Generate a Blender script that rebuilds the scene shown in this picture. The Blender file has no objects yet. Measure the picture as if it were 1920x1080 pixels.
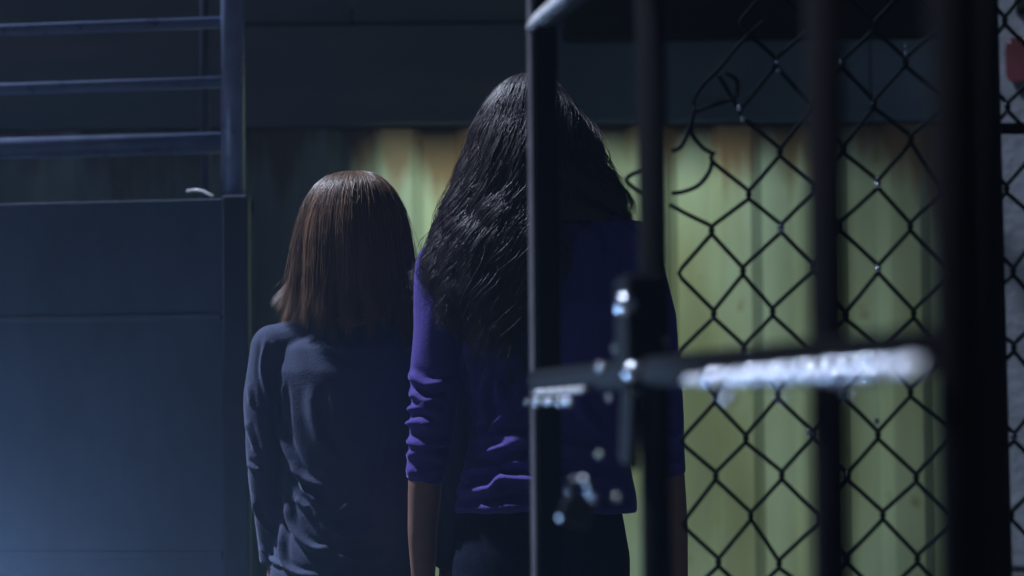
import bpy, bmesh, math, random
import numpy as np
from mathutils import Vector, Matrix
random.seed(7); rng = np.random.default_rng(7)
R = math.radians
scene = bpy.context.scene
C = scene.collection

# ------------------------------------------------------------------ camera
FPX, HOR = 5000.0, 775.0                     # focal length and horizon row, in pixels of the 1920x1080 photograph
CAM = Vector((0, 0, 1.10))
pitch = math.atan((HOR - 540) / FPX)
ROT = Matrix.Rotation(math.pi/2 + pitch, 3, 'X') @ Matrix.Rotation(R(-0.5), 3, 'Z')
cd = bpy.data.cameras.new('camera'); cam = bpy.data.objects.new('camera', cd); C.objects.link(cam)
cam.matrix_world = Matrix.Translation(CAM) @ ROT.to_4x4()
cd.sensor_width = 36.0; cd.lens = 36.0 * FPX / 1920.0
cd.clip_start = 0.05; cd.clip_end = 500
cd.dof.use_dof = True; cd.dof.focus_distance = 4.85; cd.dof.aperture_fstop = 2.7
scene.camera = cam
# ------------------------------------------------------------------ sky, sun, added out-of-frame lamps, exposure
SUN_EL, SUN_AZ = R(57), R(-76)                # azimuth from +Y (view direction), negative = left
wd = bpy.data.worlds.new('World'); scene.world = wd; wd.use_nodes = True
wn = wd.node_tree; bg = wn.nodes['Background']
sk = wn.nodes.new('ShaderNodeTexSky'); sk.sky_type = 'NISHITA'; sk.sun_disc = False
sk.sun_elevation = SUN_EL; sk.sun_rotation = SUN_AZ
tint = wn.nodes.new('ShaderNodeMix'); tint.data_type = 'RGBA'; tint.blend_type = 'MULTIPLY'
tint.inputs[0].default_value = 1.0; tint.inputs[7].default_value = (0.55, 0.80, 1.25, 1)
wn.links.new(sk.outputs[0], tint.inputs[6]); wn.links.new(tint.outputs[2], bg.inputs[0])
bg.inputs[1].default_value = 0.005
def sun_dir():
    return Vector((math.sin(SUN_AZ)*math.cos(SUN_EL), math.cos(SUN_AZ)*math.cos(SUN_EL), math.sin(SUN_EL)))
ld = bpy.data.lights.new('sun', 'SUN'); ld.energy = 5.0; ld.angle = R(1.5); ld.color = (0.72, 0.80, 1.0)
sun = bpy.data.objects.new('sun', ld); C.objects.link(sun); sun.rotation_euler = sun_dir().to_track_quat('Z', 'Y').to_euler()
def spot(name, loc, to, energy, col, size, blend, rad):
    l = bpy.data.lights.new(name, 'SPOT'); l.energy = energy; l.color = col
    l.spot_size = R(size); l.spot_blend = blend; l.shadow_soft_size = rad
    o = bpy.data.objects.new(name, l); C.objects.link(o); o.location = loc
    o.rotation_euler = (Vector(loc) - Vector(to)).to_track_quat('Z', 'Y').to_euler()
    return o
LAMP = Vector((-0.34, 5.2, 3.3))               # added hooded lamp; its light-cutting flaps are built further down
spot('added_wall_lamp', LAMP, (-0.16, 7.0, 1.30), 380, (0.86, 1.0, 0.90), 60, 1.0, 0.009)  # unseen lamp added to make the light pool on the container wall
spot('added_low_blue_lamp', (-1.38, 5.35, 0.50), (-1.05, 6.0, 0.65), 6, (0.42, 0.62, 1.0), 120, 0.9, 0.12)  # unseen lamp added to brighten the platform's lower left
spot('added_mist_lamp', (-1.20, 5.40, 0.64), (-1.10, 2.5, 0.85), 330, (0.34, 0.57, 1.0), 84, 1.0, 0.08)  # unseen lamp added only to make the mist glow blue
vs = scene.view_settings; vs.view_transform = 'Standard'; vs.look = 'None'; vs.gamma = 1.0; vs.exposure = 0.0
vs.use_curve_mapping = False
scene.cycles.use_denoising = True
scene.cycles.sample_clamp_indirect = 4.0

# ------------------------------------------------------------------ helpers
def px(x, y, Y):                              # pixel of the photograph -> world point at depth Y
    d = ROT @ Vector(((x - 960) / FPX, -(y - 540) / FPX, -1.0))
    return CAM + d * (Y / d.y)

def mat(name, col, rough=0.6, metal=0.0, var=0.0, scale=8.0, bump=0.0, bscale=60.0, col2=None, stretch=(1,1,1), spec=0.5, coat=0.0, sheen=0.0):
    m = bpy.data.materials.new(name); m.use_nodes = True; nt = m.node_tree; b = nt.nodes['Principled BSDF']
    b.inputs['Base Color'].default_value = (*col, 1); b.inputs['Roughness'].default_value = rough
    b.inputs['Metallic'].default_value = metal; b.inputs['Specular IOR Level'].default_value = spec
    b.inputs['Coat Weight'].default_value = coat; b.inputs['Coat Roughness'].default_value = 0.12
    b.inputs['Sheen Weight'].default_value = sheen; b.inputs['Sheen Roughness'].default_value = 0.35; b.inputs['Sheen Tint'].default_value = (*[min(1, c*3+0.25) for c in col], 1)
    tc = nt.nodes.new('ShaderNodeTexCoord'); mp = nt.nodes.new('ShaderNodeMapping'); mp.inputs['Scale'].default_value = stretch
    nt.links.new(tc.outputs['Object'], mp.inputs[0])
    if var > 0 or col2:
        n = nt.nodes.new('ShaderNodeTexNoise'); n.inputs['Scale'].default_value = scale; n.inputs['Detail'].default_value = 6
        nt.links.new(mp.outputs[0], n.inputs['Vector'])
        r = nt.nodes.new('ShaderNodeValToRGB'); r.color_ramp.elements[0].position = 0.35; r.color_ramp.elements[1].position = 0.68
        c2 = col2 or tuple(c * (1 - var) for c in col)
        r.color_ramp.elements[0].color = (*c2, 1); r.color_ramp.elements[1].color = (*col, 1)
        nt.links.new(n.outputs[0], r.inputs[0]); nt.links.new(r.outputs[0], b.inputs['Base Color'])
        mr = nt.nodes.new('ShaderNodeMapRange'); mr.inputs[3].default_value = max(0.02, rough - 0.12); mr.inputs[4].default_value = min(1, rough + 0.12)
        nt.links.new(n.outputs[0], mr.inputs[0]); nt.links.new(mr.outputs[0], b.inputs['Roughness'])
    if bump > 0:
        n2 = nt.nodes.new('ShaderNodeTexNoise'); n2.inputs['Scale'].default_value = bscale; n2.inputs['Detail'].default_value = 5
        nt.links.new(mp.outputs[0], n2.inputs['Vector'])
        bp = nt.nodes.new('ShaderNodeBump'); bp.inputs['Strength'].default_value = bump; bp.inputs['Distance'].default_value = 0.01
        nt.links.new(n2.outputs[0], bp.inputs['Height']); nt.links.new(bp.outputs[0], b.inputs['Normal'])
    return m

class MB:                                     # collects shapes, builds ONE mesh object
    def __init__(s): s.v = []; s.f = []
    def add(s, v, f):
        o = len(s.v); s.v += [tuple(p) for p in v]; s.f += [tuple(i + o for i in q) for q in f]; return s
    def box(s, c, d, m=None):
        c = Vector(c); m = m or Matrix.Identity(3)
        v = [c + m @ Vector((sx*d[0]/2, sy*d[1]/2, sz*d[2]/2)) for sx in (-1,1) for sy in (-1,1) for sz in (-1,1)]
        return s.add(v, [(0,1,3,2),(4,6,7,5),(0,4,5,1),(2,3,7,6),(0,2,6,4),(1,5,7,3)])
    def tube(s, pts, rad, n=14, closed=False, cap=True, ell=None):
        pts = [Vector(p) for p in pts]; k = len(pts)
        rad = rad if isinstance(rad, (list, tuple)) else [rad]*k
        up = None; v = []; f = []
        for i, p in enumerate(pts):
            a = pts[(i-1) % k] if (closed or i > 0) else p
            b = pts[(i+1) % k] if (closed or i < k-1) else p
            t = (b - a).normalized()
            if up is None:
                up = Vector((0,1,0)) if abs(t.y) < 0.8 else Vector((1,0,0))
            up = (up - t * up.dot(t)).normalized(); sd = t.cross(up)
            for j in range(n):
                q = 2*math.pi*j/n; e = ell or (1, 1)
                v.append(p + (sd*math.cos(q)*e[0] + up*math.sin(q)*e[1])*rad[i])
        for i in range(k if closed else k-1):
            for j in range(n):
                i2 = (i+1) % k
                f.append((i*n+j, i*n+(j+1)%n, i2*n+(j+1)%n, i2*n+j))
        if cap and not closed:
            f.append(tuple(range(n-1,-1,-1))); f.append(tuple((k-1)*n+j for j in range(n)))
        return s.add(v, f)
    def ball(s, c, r, m=None, nu=16, nv=10):
        c = Vector(c); r = r if isinstance(r, (tuple, list)) else (r, r, r); m = m or Matrix.Identity(3)
        v = [c + m @ Vector((0,0,r[2]))]; f = []
        for i in range(1, nv):
            a = math.pi*i/nv
            for j in range(nu):
                b = 2*math.pi*j/nu
                v.append(c + m @ Vector((r[0]*math.sin(a)*math.cos(b), r[1]*math.sin(a)*math.sin(b), r[2]*math.cos(a))))
        v.append(c + m @ Vector((0,0,-r[2]))); last = len(v)-1
        for j in range(nu): f.append((0, 1+j, 1+(j+1)%nu)); f.append((last, last-nu+(j+1)%nu, last-nu+j))
        for i in range(nv-2):
            for j in range(nu):
                f.append((1+i*nu+j, 1+(i+1)*nu+j, 1+(i+1)*nu+(j+1)%nu, 1+i*nu+(j+1)%nu))
        return s.add(v, f)
    def limb(s, pts, rad, n=18, ell=None):    # tube with round ends and joints
        s.tube(pts, rad, n, ell=ell)
        for p, r in zip(pts, rad): s.ball(p, r*0.995)
        return s
    def loft(s, rings, n=40, power=2.3):      # rings: (cx, cy, z, rx, ry)
        v = []; f = []; k = len(rings)
        for (cx, cy, z, rx, ry) in rings:
            for j in range(n):
                a = 2*math.pi*j/n; ca, sa = math.cos(a), math.sin(a)
                v.append((cx + rx*math.copysign(abs(ca)**(2/power), ca), cy + ry*math.copysign(abs(sa)**(2/power), sa), z))
        for i in range(k-1):
            for j in range(n): f.append((i*n+j, i*n+(j+1)%n, (i+1)*n+(j+1)%n, (i+1)*n+j))
        f.append(tuple(range(n-1,-1,-1))); f.append(tuple((k-1)*n+j for j in range(n)))
        return s.add(v, f)
    def mesh(s, name):
        me = bpy.data.meshes.new(name); me.from_pydata(s.v, [], s.f); me.update()
        bm = bmesh.new(); bm.from_mesh(me); bmesh.ops.recalc_face_normals(bm, faces=bm.faces); bm.to_mesh(me); bm.free()
        return me
    def build(s, name, m, parent=None, smooth=False, bevel=0.0):
        return link(name, s.mesh(name), m, parent, smooth, bevel)

def link(name, me, m, parent=None, smooth=False, bevel=0.0):
    o = bpy.data.objects.new(name, me); C.objects.link(o)
    if m and not me.materials: me.materials.append(m)
    if smooth: me.polygons.foreach_set('use_smooth', [True]*len(me.polygons))
    if parent:
        o.parent = parent; o.matrix_parent_inverse = (Matrix.Translation(parent.location) @ parent.rotation_euler.to_matrix().to_4x4()).inverted()
    if bevel:
        b = o.modifiers.new('bevel', 'BEVEL'); b.width = bevel; b.segments = 2; b.limit_method = 'ANGLE'
    return o
def tag(o, label, cat, group=None):
    o['label'] = label; o['category'] = cat
    if group: o['group'] = group
    return o
def thing(name, label, cat, loc=(0,0,0), group=None):
    o = bpy.data.objects.new(name, None); C.objects.link(o); o.location = loc; o.empty_display_size = 0.1
    return tag(o, label, cat, group)
def smoothline(pts, n=6):                     # Catmull-Rom through pts
    P = [Vector(p) for p in pts]; P = [2*P[0]-P[1]] + P + [2*P[-1]-P[-2]]; out = []
    for i in range(1, len(P)-2):
        a, b, c, d = P[i-1:i+3]
        for k in range(n):
            t = k/n
            out.append(0.5*((2*b) + (c-a)*t + (2*a-5*b+4*c-d)*t*t + (3*b-a-3*c+d)*t**3))
    out.append(P[-2]); return out

# ------------------------------------------------------------------ materials
M = {}
M['asphalt'] = mat('wet_asphalt', (0.045,0.047,0.05), 0.25, var=0.5, scale=5, bump=0.4, bscale=120)
M['panel_dark'] = mat('dark_blue_steel', (0.070,0.108,0.180), 0.55, var=0.5, scale=5, bump=0.06, bscale=30, stretch=(1,1,0.4))
M['post_dark'] = mat('corner_steel', (0.028,0.045,0.085), 0.55, var=0.3, scale=6)
M['rail_blue'] = mat('blue_rail_paint', (0.24,0.30,0.50), 0.30, metal=0.2, var=0.25, scale=14, bump=0.05)
M['fascia'] = mat('dark_fascia', (0.21,0.195,0.185), 0.6, var=0.6, scale=3.0, bump=0.05, col2=(0.11,0.155,0.165), stretch=(0.6,1,2))
M['fascia_teal'] = mat('teal_fascia', (0.15,0.22,0.25), 0.7, var=0.3, scale=4, bump=0.05, spec=0.2)
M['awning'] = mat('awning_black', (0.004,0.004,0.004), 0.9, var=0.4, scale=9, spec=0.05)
M['black'] = mat('black_gate_paint', (0.003,0.003,0.004), 0.9, var=0.4, scale=30, bump=0.1, spec=0.08)
M['post_grey'] = mat('gate_post_lit_grey', (0.18,0.18,0.22), 0.5, var=0.3, scale=20)  # pale grey stands in for the lit left side of the post
M['galv_shine'] = mat('galvanised_wet_shine', (0.88,0.90,0.94), 0.28, metal=0.1, var=0.12, scale=30, bump=0.15, bscale=140)  # near-white; on rails and beads it stands in for wet shine
M['wire'] = mat('fence_wire', (0.005,0.010,0.010), 0.8, spec=0.05, var=0.3, scale=40)
M['chain'] = mat('wet_chain_steel', (0.035,0.038,0.045), 0.28, metal=0.6, var=0.5, scale=80)
M['drop'] = mat('water_drop', (0.85,0.90,1.0), 0.2, metal=1.0)
M['lock'] = mat('padlock_steel', (0.08,0.085,0.10), 0.3, metal=0.8, var=0.3, scale=50)
M['concrete'] = mat('pale_concrete', (0.19,0.22,0.26), 0.85, var=0.3, scale=9, bump=0.3, bscale=40)
M['plinth'] = mat('dark_plinth', (0.02,0.022,0.025), 0.8, var=0.3)
M['red'] = mat('red_plate', (0.10,0.005,0.012), 0.5, var=0.3, scale=12)
M['pale'] = mat('pale_cable', (0.5,0.52,0.56), 0.35)
M['skin'] = mat('skin', (0.32,0.18,0.14), 0.5, var=0.15, scale=30, bump=0.05, bscale=200)
M['purple'] = mat('purple_knit', (0.085,0.062,0.33), 0.85, var=0.18, scale=10, bump=0.15, bscale=260, spec=0.25, sheen=0.5)
M['navy'] = mat('navy_jersey', (0.075,0.092,0.165), 0.9, var=0.15, scale=9, bump=0.15, bscale=260, spec=0.2, sheen=0.6)
M['jeans'] = mat('dark_jeans', (0.012,0.017,0.042), 0.85, var=0.35, scale=60, bump=0.2, bscale=300, spec=0.08)
M['trousers'] = mat('charcoal_trousers', (0.03,0.033,0.045), 0.85, var=0.3, scale=40)
M['shoe'] = mat('black_leather', (0.012,0.012,0.013), 0.4)
M['eye'] = mat('eye', (0.6,0.6,0.58), 0.1)

def wall_mat():
    m = bpy.data.materials.new('rusty_container_paint'); m.use_nodes = True; nt = m.node_tree; b = nt.nodes['Principled BSDF']
    N = nt.nodes.new; L = nt.links.new
    tc = N('ShaderNodeTexCoord'); sep = N('ShaderNodeSeparateXYZ'); L(tc.outputs['Object'], sep.inputs[0])
    def noise(scale, st, det=6):
        mp = N('ShaderNodeMapping'); mp.inputs['Scale'].default_value = st; L(tc.outputs['Object'], mp.inputs[0])
        n = N('ShaderNodeTexNoise'); n.inputs['Scale'].default_value = scale; n.inputs['Detail'].default_value = det
        L(mp.outputs[0], n.inputs['Vector']); return n.outputs[0]
    def math_(op, a, bb):
        x = N('ShaderNodeMath'); x.operation = op
        for i, q in enumerate((a, bb)):
            if isinstance(q, (int, float)): x.inputs[i].default_value = q
            else: L(q, x.inputs[i])
        return x.outputs[0]
    def ramp(src, p0, p1, c0=(0,0,0,1), c1=(1,1,1,1)):
        r = N('ShaderNodeValToRGB'); r.color_ramp.elements[0].position = p0; r.color_ramp.elements[1].position = p1
        r.color_ramp.elements[0].color = c0; r.color_ramp.elements[1].color = c1; L(src, r.inputs[0]); return r.outputs[0]
    def mix(f, a, bb):
        x = N('ShaderNodeMix'); x.data_type = 'RGBA'
        if isinstance(f, float): x.inputs[0].default_value = f
        else: L(f, x.inputs[0])
        for i, q in ((6, a), (7, bb)):
            if isinstance(q, tuple): x.inputs[i].default_value = q
            else: L(q, x.inputs[i])
        return x.outputs[2]
    base = mix(ramp(noise(2.2, (1,1,0.35)), 0.30, 0.56), (0.30,0.33,0.16,1), (0.36,0.46,0.36,1))   # paint faded from yellow to pale green
    base = mix(math_('MULTIPLY', ramp(noise(9, (1,1,0.08)), 0.5, 0.75), 0.45), base, (0.24,0.24,0.10,1))   # long run-down stains
    # rust that starts at the upper edge and runs down in tongues
    down = math_('SUBTRACT', 1.85, sep.outputs['Z'])
    tong = math_('MULTIPLY', math_('POWER', noise(9, (1,1,0.03), 3), 2.5), 0.66)
    rust = ramp(math_('ADD', math_('SUBTRACT', tong, down), math_('MULTIPLY', noise(30, (1,1,0.6)), 0.06)), 0.02, 0.13)
    rustc = mix(noise(40, (1,1,1)), (0.24,0.10,0.035,1), (0.11,0.060,0.028,1))
    base = mix(math_('MULTIPLY', rust, 0.85), base, rustc)
    speck = ramp(noise(14, (1,1,0.7), 8), 0.66, 0.74)
    base = mix(math_('MULTIPLY', speck, 0.6), base, (0.16,0.10,0.03,1))
    grime = ramp(noise(3.5, (1,1,0.25), 9), 0.42, 0.72)
    base = mix(math_('MULTIPLY', grime, 0.7), base, (0.09,0.10,0.045,1))
    L(base, b.inputs['Base Color']); b.inputs['Roughness'].default_value = 0.6; b.inputs['Specular IOR Level'].default_value = 0.3
    bp = N('ShaderNodeBump'); bp.inputs['Strength'].default_value = 0.15; bp.inputs['Distance'].default_value = 0.01
    L(noise(25, (1,1,0.5)), bp.inputs['Height']); L(bp.outputs[0], b.inputs['Normal'])
    return m
M['container'] = wall_mat()

def hair_mat(name, c_dark, c_light, rough, spec):
    m = bpy.data.materials.new(name); m.use_nodes = True; nt = m.node_tree; b = nt.nodes['Principled BSDF']
    at = nt.nodes.new('ShaderNodeAttribute'); at.attribute_name = 'strand'
    r = nt.nodes.new('ShaderNodeValToRGB'); r.color_ramp.elements[0].color = (*c_dark, 1); r.color_ramp.elements[1].color = (*c_light, 1)
    nt.links.new(at.outputs['Fac'], r.inputs[0]); nt.links.new(r.outputs[0], b.inputs['Base Color'])
    b.inputs['Roughness'].default_value = rough; b.inputs['Specular IOR Level'].default_value = spec
    return m
M['hair_brown'] = hair_mat('brown_hair', (0.050,0.029,0.020), (0.36,0.215,0.140), 0.38, 1.0)
M['hair_dark'] = hair_mat('near_black_hair', (0.014,0.011,0.015), (0.100,0.072,0.092), 0.45, 0.7)

# ------------------------------------------------------------------ ground
g = MB().add([(-60,-60,0),(60,-60,0),(60,60,0),(-60,60,0)], [(0,1,2,3)]).build('ground', M['asphalt']); g['kind'] = 'structure'

# ------------------------------------------------------------------ corrugated container across the back
WY = 7.0
zt = px(960, 239, WY).z
ct = thing('shipping_container', 'pale yellow-green corrugated steel container with rust stains along its upper edge', 'container', (0, WY, 0))
v = []; f = []; x = -2.8; prof = []
per = 0.223
k = 0
off = px(716, 300, WY).x % per
x = -2.9 + ((off + 2.9) % per) - per
while x < 3.6:
    prof += [(x, 0.0), (x+0.078, 0.0), (x+0.110, 0.026), (x+0.190, 0.026)]; x += per
zs = [0.14, 0.5, 0.9, 1.3, 1.6, zt]
for z in zs:
    for (a, d) in prof: v.append((a, WY + d, z))
n = len(prof)
for i in range(len(zs)-1):
    for j in range(n-1): f.append((i*n+j, i*n+j+1, (i+1)*n+j+1, (i+1)*n+j))
co = MB().add(v, f).build('corrugated_side', M['container'], ct)
sm = co.modifiers.new('solidify', 'SOLIDIFY'); sm.thickness = 0.004; sm.offset = 1
MB().box((0.3, WY+0.03, 0.07), (6.2, 0.10, 0.14)).build('bottom_rail', M['container'], ct, bevel=0.006)
MB().box((0.3, WY+1.1, zt/2+0.05), (6.1, 2.05, zt-0.12)).build('container_body', M['container'], ct)
z45 = px(700, 46, WY).z
fa = thing('steel_fascia', 'dark grey-brown steel fascia band running above the corrugated container', 'fascia', (0, WY, zt))
xs = [-2.9, -1.62, px(452, 100, WY).x + 0.0, px(1000, 100, WY).x, 0.95, 1.26]
for ip, (a, b) in enumerate(zip(xs[:-1], xs[1:])):
    MB().box(((a+b)/2, WY+0.028, (zt+z45)/2+0.003), (b-a-0.004, 0.06, z45-zt-0.008)).build('panel', M['fascia'] if ip < 3 else M['fascia_teal'], fa, bevel=0.004)
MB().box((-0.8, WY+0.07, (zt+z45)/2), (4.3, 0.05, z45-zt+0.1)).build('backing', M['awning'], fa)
up = thing('upper_wall_panel', 'dark teal sheet metal wall above the fascia, behind the railing', 'wall panel', (0, WY, z45))
for a, b in ((-2.9,-1.55),(-1.55,-0.42),(-0.42,0.10)):
    MB().box(((a+b)/2, WY+0.05, z45+0.66), (b-a-0.005, 0.05, 1.30)).build('panel', M['fascia'], up, bevel=0.004)
z68 = px(1300, 68, WY-0.1).z
aw = thing('roof_overhang', 'black roof overhang above the fascia on the right, over the fence', 'overhang', (0.8, WY, z68))
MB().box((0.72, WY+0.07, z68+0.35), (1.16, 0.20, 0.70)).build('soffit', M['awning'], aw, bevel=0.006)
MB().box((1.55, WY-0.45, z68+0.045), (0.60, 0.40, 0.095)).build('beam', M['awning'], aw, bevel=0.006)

fl_ = thing('added_floodlight', 'added unseen hooded lamp fitting, its flaps cutting the light pool on the container wall', 'added lamp', tuple(LAMP))  # unseen fitting, added to shape the light on the wall
f_ = 0.12
ye = LAMP.y + f_*(WY - LAMP.y); ze_ = LAMP.z - f_*(LAMP.z - (zt - 0.035)); xe = LAMP.x - f_*(LAMP.x - px(690, 400, WY).x)*1.0
MB().box((LAMP.x - 0.05, ye, (ze_ + 3.62)/2), (0.90, 0.008, 3.62 - ze_)).build('top_light_cut', M['black'], fl_)  # added flaps cut the upper and left edges of the light pool
MB().box((xe - 0.25, ye + 0.010, 3.05), (0.50, 0.008, 1.00)).build('side_light_cut', M['black'], fl_)
MB().box((LAMP.x, LAMP.y - 0.11, LAMP.z + 0.05), (0.26, 0.14, 0.20)).build('housing', M['black'], fl_, bevel=0.01)
MB().box((LAMP.x, (LAMP.y + ye)/2 - 0.03, 3.62), (0.86, ye - LAMP.y + 0.25, 0.012)).build('hood', M['black'], fl_)
MB().tube([(LAMP.x, LAMP.y - 0.10, 3.62), (LAMP.x, LAMP.y - 0.10, 3.9), (LAMP.x, WY + 0.4, 3.95)], 0.02, 12).build('bracket', M['black'], fl_, smooth=True)

# ------------------------------------------------------------------ pale concrete pillar behind the fence, far right
PY = 6.6
pl = px(1858, 600, PY).x
zb = px(1890, 1068, PY).z
cp = thing('concrete_pillar', 'pale blue-grey concrete pillar behind the fence at the right edge', 'pillar', (pl+0.2, PY, 0))
PR = Matrix.Rotation(R(-38), 3, 'Z')
pc = Vector((pl, PY, 0)) + PR @ Vector((0.25, 0.25, 0))
MB().box(pc + Vector((0,0,(zb+3.0)/2)), (0.50, 0.50, 3.0-zb), PR).build('shaft', M['concrete'], cp, bevel=0.012)
MB().box(pc + Vector((0,0,zb/2-0.002)), (0.56, 0.56, zb-0.004), PR).build('plinth', M['plinth'], cp, bevel=0.01)
c = px(1903, 118, PY); hw = 19*PY/FPX; hh = 42*PY/FPX
ud = (c.x - pl)/math.cos(R(38)); hw /= math.cos(R(38))
def sgp(u, z, d): return Vector((pl, PY, z)) + PR @ Vector((ud + u, -d, 0))
sg = thing('red_sign', 'small red plate fixed high on the pale concrete pillar', 'sign', tuple(sgp(0, c.z, 0)))
rp = []
for i in range(24):
    a = 2*math.pi*i/24; ca, sa = math.cos(a), math.sin(a)
    rp.append((hw*math.copysign(abs(ca)**0.55, ca), c.z + hh*math.copysign(abs(sa)**0.55, sa)))
MB().add([sgp(p, q, 0.012) for p, q in rp] + [sgp(p, q, 0.003) for p, q in rp], [tuple(range(24)), tuple(range(47,23,-1))] + [(i,(i+1)%24,24+(i+1)%24,24+i) for i in range(24)]).build('plate', M['red'], sg)
for sx in (-0.6, 0.6): MB().ball(sgp(sx*hw, c.z+0.8*hh, 0.012), 0.003).build('bolt', M['galv_shine'], sg)

# ------------------------------------------------------------------ dark blue steel platform with railing, left
YAW = R(-10)
pr = px(464, 365, 5.9)                        # top right corner of the platform front
ax = Vector((math.cos(YAW), math.sin(YAW), 0)); ay = Vector((-math.sin(YAW), math.cos(YAW), 0))
PM = Matrix((ax, ay, Vector((0,0,1)))).transposed()
O = Vector((pr.x, pr.y, 0))
def pp(u, w, z): return O + ax*u + ay*w + Vector((0,0,z))
def zrow(y, x=300): return px(x, y, 5.93).z
pf = thing('steel_platform', 'dark blue steel loading platform with railing on top, left of the two people', 'platform', tuple(O))
zt_ = pr.z
sc = 5.9/FPX
cw = 50*sc
MB().box(pp(-cw/2, 0.015, zt_/2), (cw, 0.03, zt_), PM).build('corner_post', M['post_dark'], pf, bevel=0.004)
zl = [zrow(596), zrow(712), zrow(892), zrow(1042), 0.05]; zp = [zl[0], 0.05]
prev = zt_ - 0.004
for i, z in enumerate(zp):
    pan = MB().box(pp(-cw-0.9, 0.030+0.002*(i % 2), (prev+z)/2), (1.80-0.004, 0.03, prev-z-0.003), PM).build('panel', M['panel_dark'], pf, bevel=0.003)
    prev = z
for z, h, d in ((zl[0], 0.010, 0.010), (zl[3], 0.020, 0.0008)):
    MB().box(pp(-cw-0.9, 0.032-d/2, z), (1.79, d+0.034, h), PM).build('rib', M['panel_dark'], pan, bevel=0.003)
dq = [(-0.004, 0.064), (-1.86, 0.064), (-1.86, 0.70), (-0.20, 0.70)]
def prism(q, z0, z1):
    n_ = len(q); return MB().add([pp(u, w, z0) for u, w in q] + [pp(u, w, z1) for u, w in q], [tuple(range(n_)), tuple(range(2*n_-1, n_-1, -1))] + [(i, (i+1) % n_, n_+(i+1) % n_, n_+i) for i in range(n_)])
prism(dq, zt_-0.035, zt_-0.005).build('deck', M['post_dark'], pf)
prism([(-0.03, 0.07), (-0.05, 0.07), (-0.225, 0.68), (-0.205, 0.68)], 0.0, zt_-0.04).build('side_panel', M['panel_dark'], pf)
r0 = pp(-(464-424)*sc, 0.05, 0)
def vert(p, z0, z1): return [(p.x, p.y, z0), (p.x, p.y, z1)]
MB().tube(vert(r0, zt_-0.01, 2.6), 22.5*sc, 20).build('railing_post', M['rail_blue'], pf, smooth=True)
for y, h, w_ in ((39, 11.5, 0.05), (148, 11.5, 0.085), (259, 21, 0.125)):
    z = px(400, y-1, 5.93).z; r = h*sc
    a = r0 + ay*(w_-0.05) + Vector((0,0,z)); b = pp(-1.9, w_, z)
    MB().tube([a, b], r, 20).build('rail', M['rail_blue'], pf, smooth=True)
rb = px(384, 200, 6.42)
MB().tube(vert(rb, zt_-0.01, 2.6), 9*sc, 14).build('rear_post', M['post_dark'], pf, smooth=True)
for y in (60,):
    MB().tube([pp(-0.05,0.45,px(400,y,6.4).z+0.5), pp(-1.9,0.45,px(400,y,6.4).z+0.5)], 0.012, 12).build('rear_rail', M['post_dark'], pf, smooth=True)
pts = [px(352, 359, 5.93), px(366, 357, 5.91), px(380, 359, 5.90), px(392, 365, 5.89), px(400, 369, 5.885)]
tag(MB().tube(smoothline(pts, 5), 0.0042, 8).build('cable_end', M['pale'], smooth=True), 'short pale curved cable end lying on the platform edge beside the railing post', 'cable')

# ------------------------------------------------------------------ barred gate, open towards the camera
G0 = Vector((px(1026, 700, 3.6).x, 3.6, 0)); G1 = Vector((px(1800, 700, 1.9).x, 1.9, 0))
gd = (G1 - G0).normalized(); gn = Vector((gd.y, -gd.x, 0))      # gn points left, to the lit side
if gn.x > 0: gn = -gn
GM = Matrix((gd, -gn, Vector((0,0,1)))).transposed()
LEN = (G1 - G0).length
def gp(s, n_, z): return G0 + gd*s + gn*n_ + Vector((0,0,z))
gt = thing('barred_gate', 'black steel barred gate swung open towards the viewer, its middle rail wet and shining', 'gate', tuple(G0))
zmid = px(1020, 728, 3.6).z; ztop = px(1012, 36, 3.58).z
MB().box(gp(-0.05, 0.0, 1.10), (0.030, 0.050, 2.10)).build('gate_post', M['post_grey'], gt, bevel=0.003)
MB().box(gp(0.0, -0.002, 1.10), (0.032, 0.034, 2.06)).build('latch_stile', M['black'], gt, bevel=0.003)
MB().box(gp(0.0, 0.0175, 1.10), (0.0085, 0.0085, 2.06), Matrix.Rotation(R(38), 3, 'Z')).build('lit_edge_strip', M['post_grey'], gt)  # paler strip added as the lit left face of the post
s1 = (G0.y - 2.92)/(-gd.y); s2 = (G0.y - 2.236)/(-gd.y)
for s in (s1, s2):
    MB().tube([gp(s, 0, 0.12), gp(s, 0, ztop)], 0.0165, 20).build('bar', M['black'], gt, smooth=True)
MB().tube([gp(LEN, 0, 0.06), gp(LEN, 0, 2.1)], 0.019, 20).build('hinge_bar', M['black'], gt, smooth=True)
for z in (0.14, ztop):
    rl_t = MB().tube([gp(0.0, 0, z), gp(LEN, 0, z)], 0.015, 16).build('rail', M['black'], gt, smooth=True)
rl_m = MB().tube([gp(0.0, 0.010, zmid+0.010), gp(LEN-0.02, 0.010, zmid+0.010)], 0.017, 16).build('rail', M['black'], gt, smooth=True)
TILT = -28
def shine_bar(z, h, s_a, s_b, off, par=None):  # pale strip added where the wet rail shines
    return MB().box(gp((s_a+s_b)/2, off, z), (s_b-s_a, 0.006, h), GM @ Matrix.Rotation(R(TILT), 3, 'X')).build('shine_bar', M['galv_shine'], par or rl_m, bevel=0.002)
shine_bar(zmid-0.006, 0.007, 0.09, 0.43, 0.030); shine_bar(zmid-0.003, 0.012, 1.04, LEN+0.012, 0.032)
bd = MB(); sb = 1.0                           # water beads coloured near-white in place of glints along the wet rail
while sb < LEN + 0.01:
    r = random.uniform(0.0055, 0.0095) * (0.75 if sb < 1.12 else 1.0)
    bd.ball(gp(sb, 0.034, zmid-0.003), (r*0.9, r*1.35, r*0.9), nu=12, nv=8); sb += random.uniform(1.2, 2.2)*r + 0.004
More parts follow.
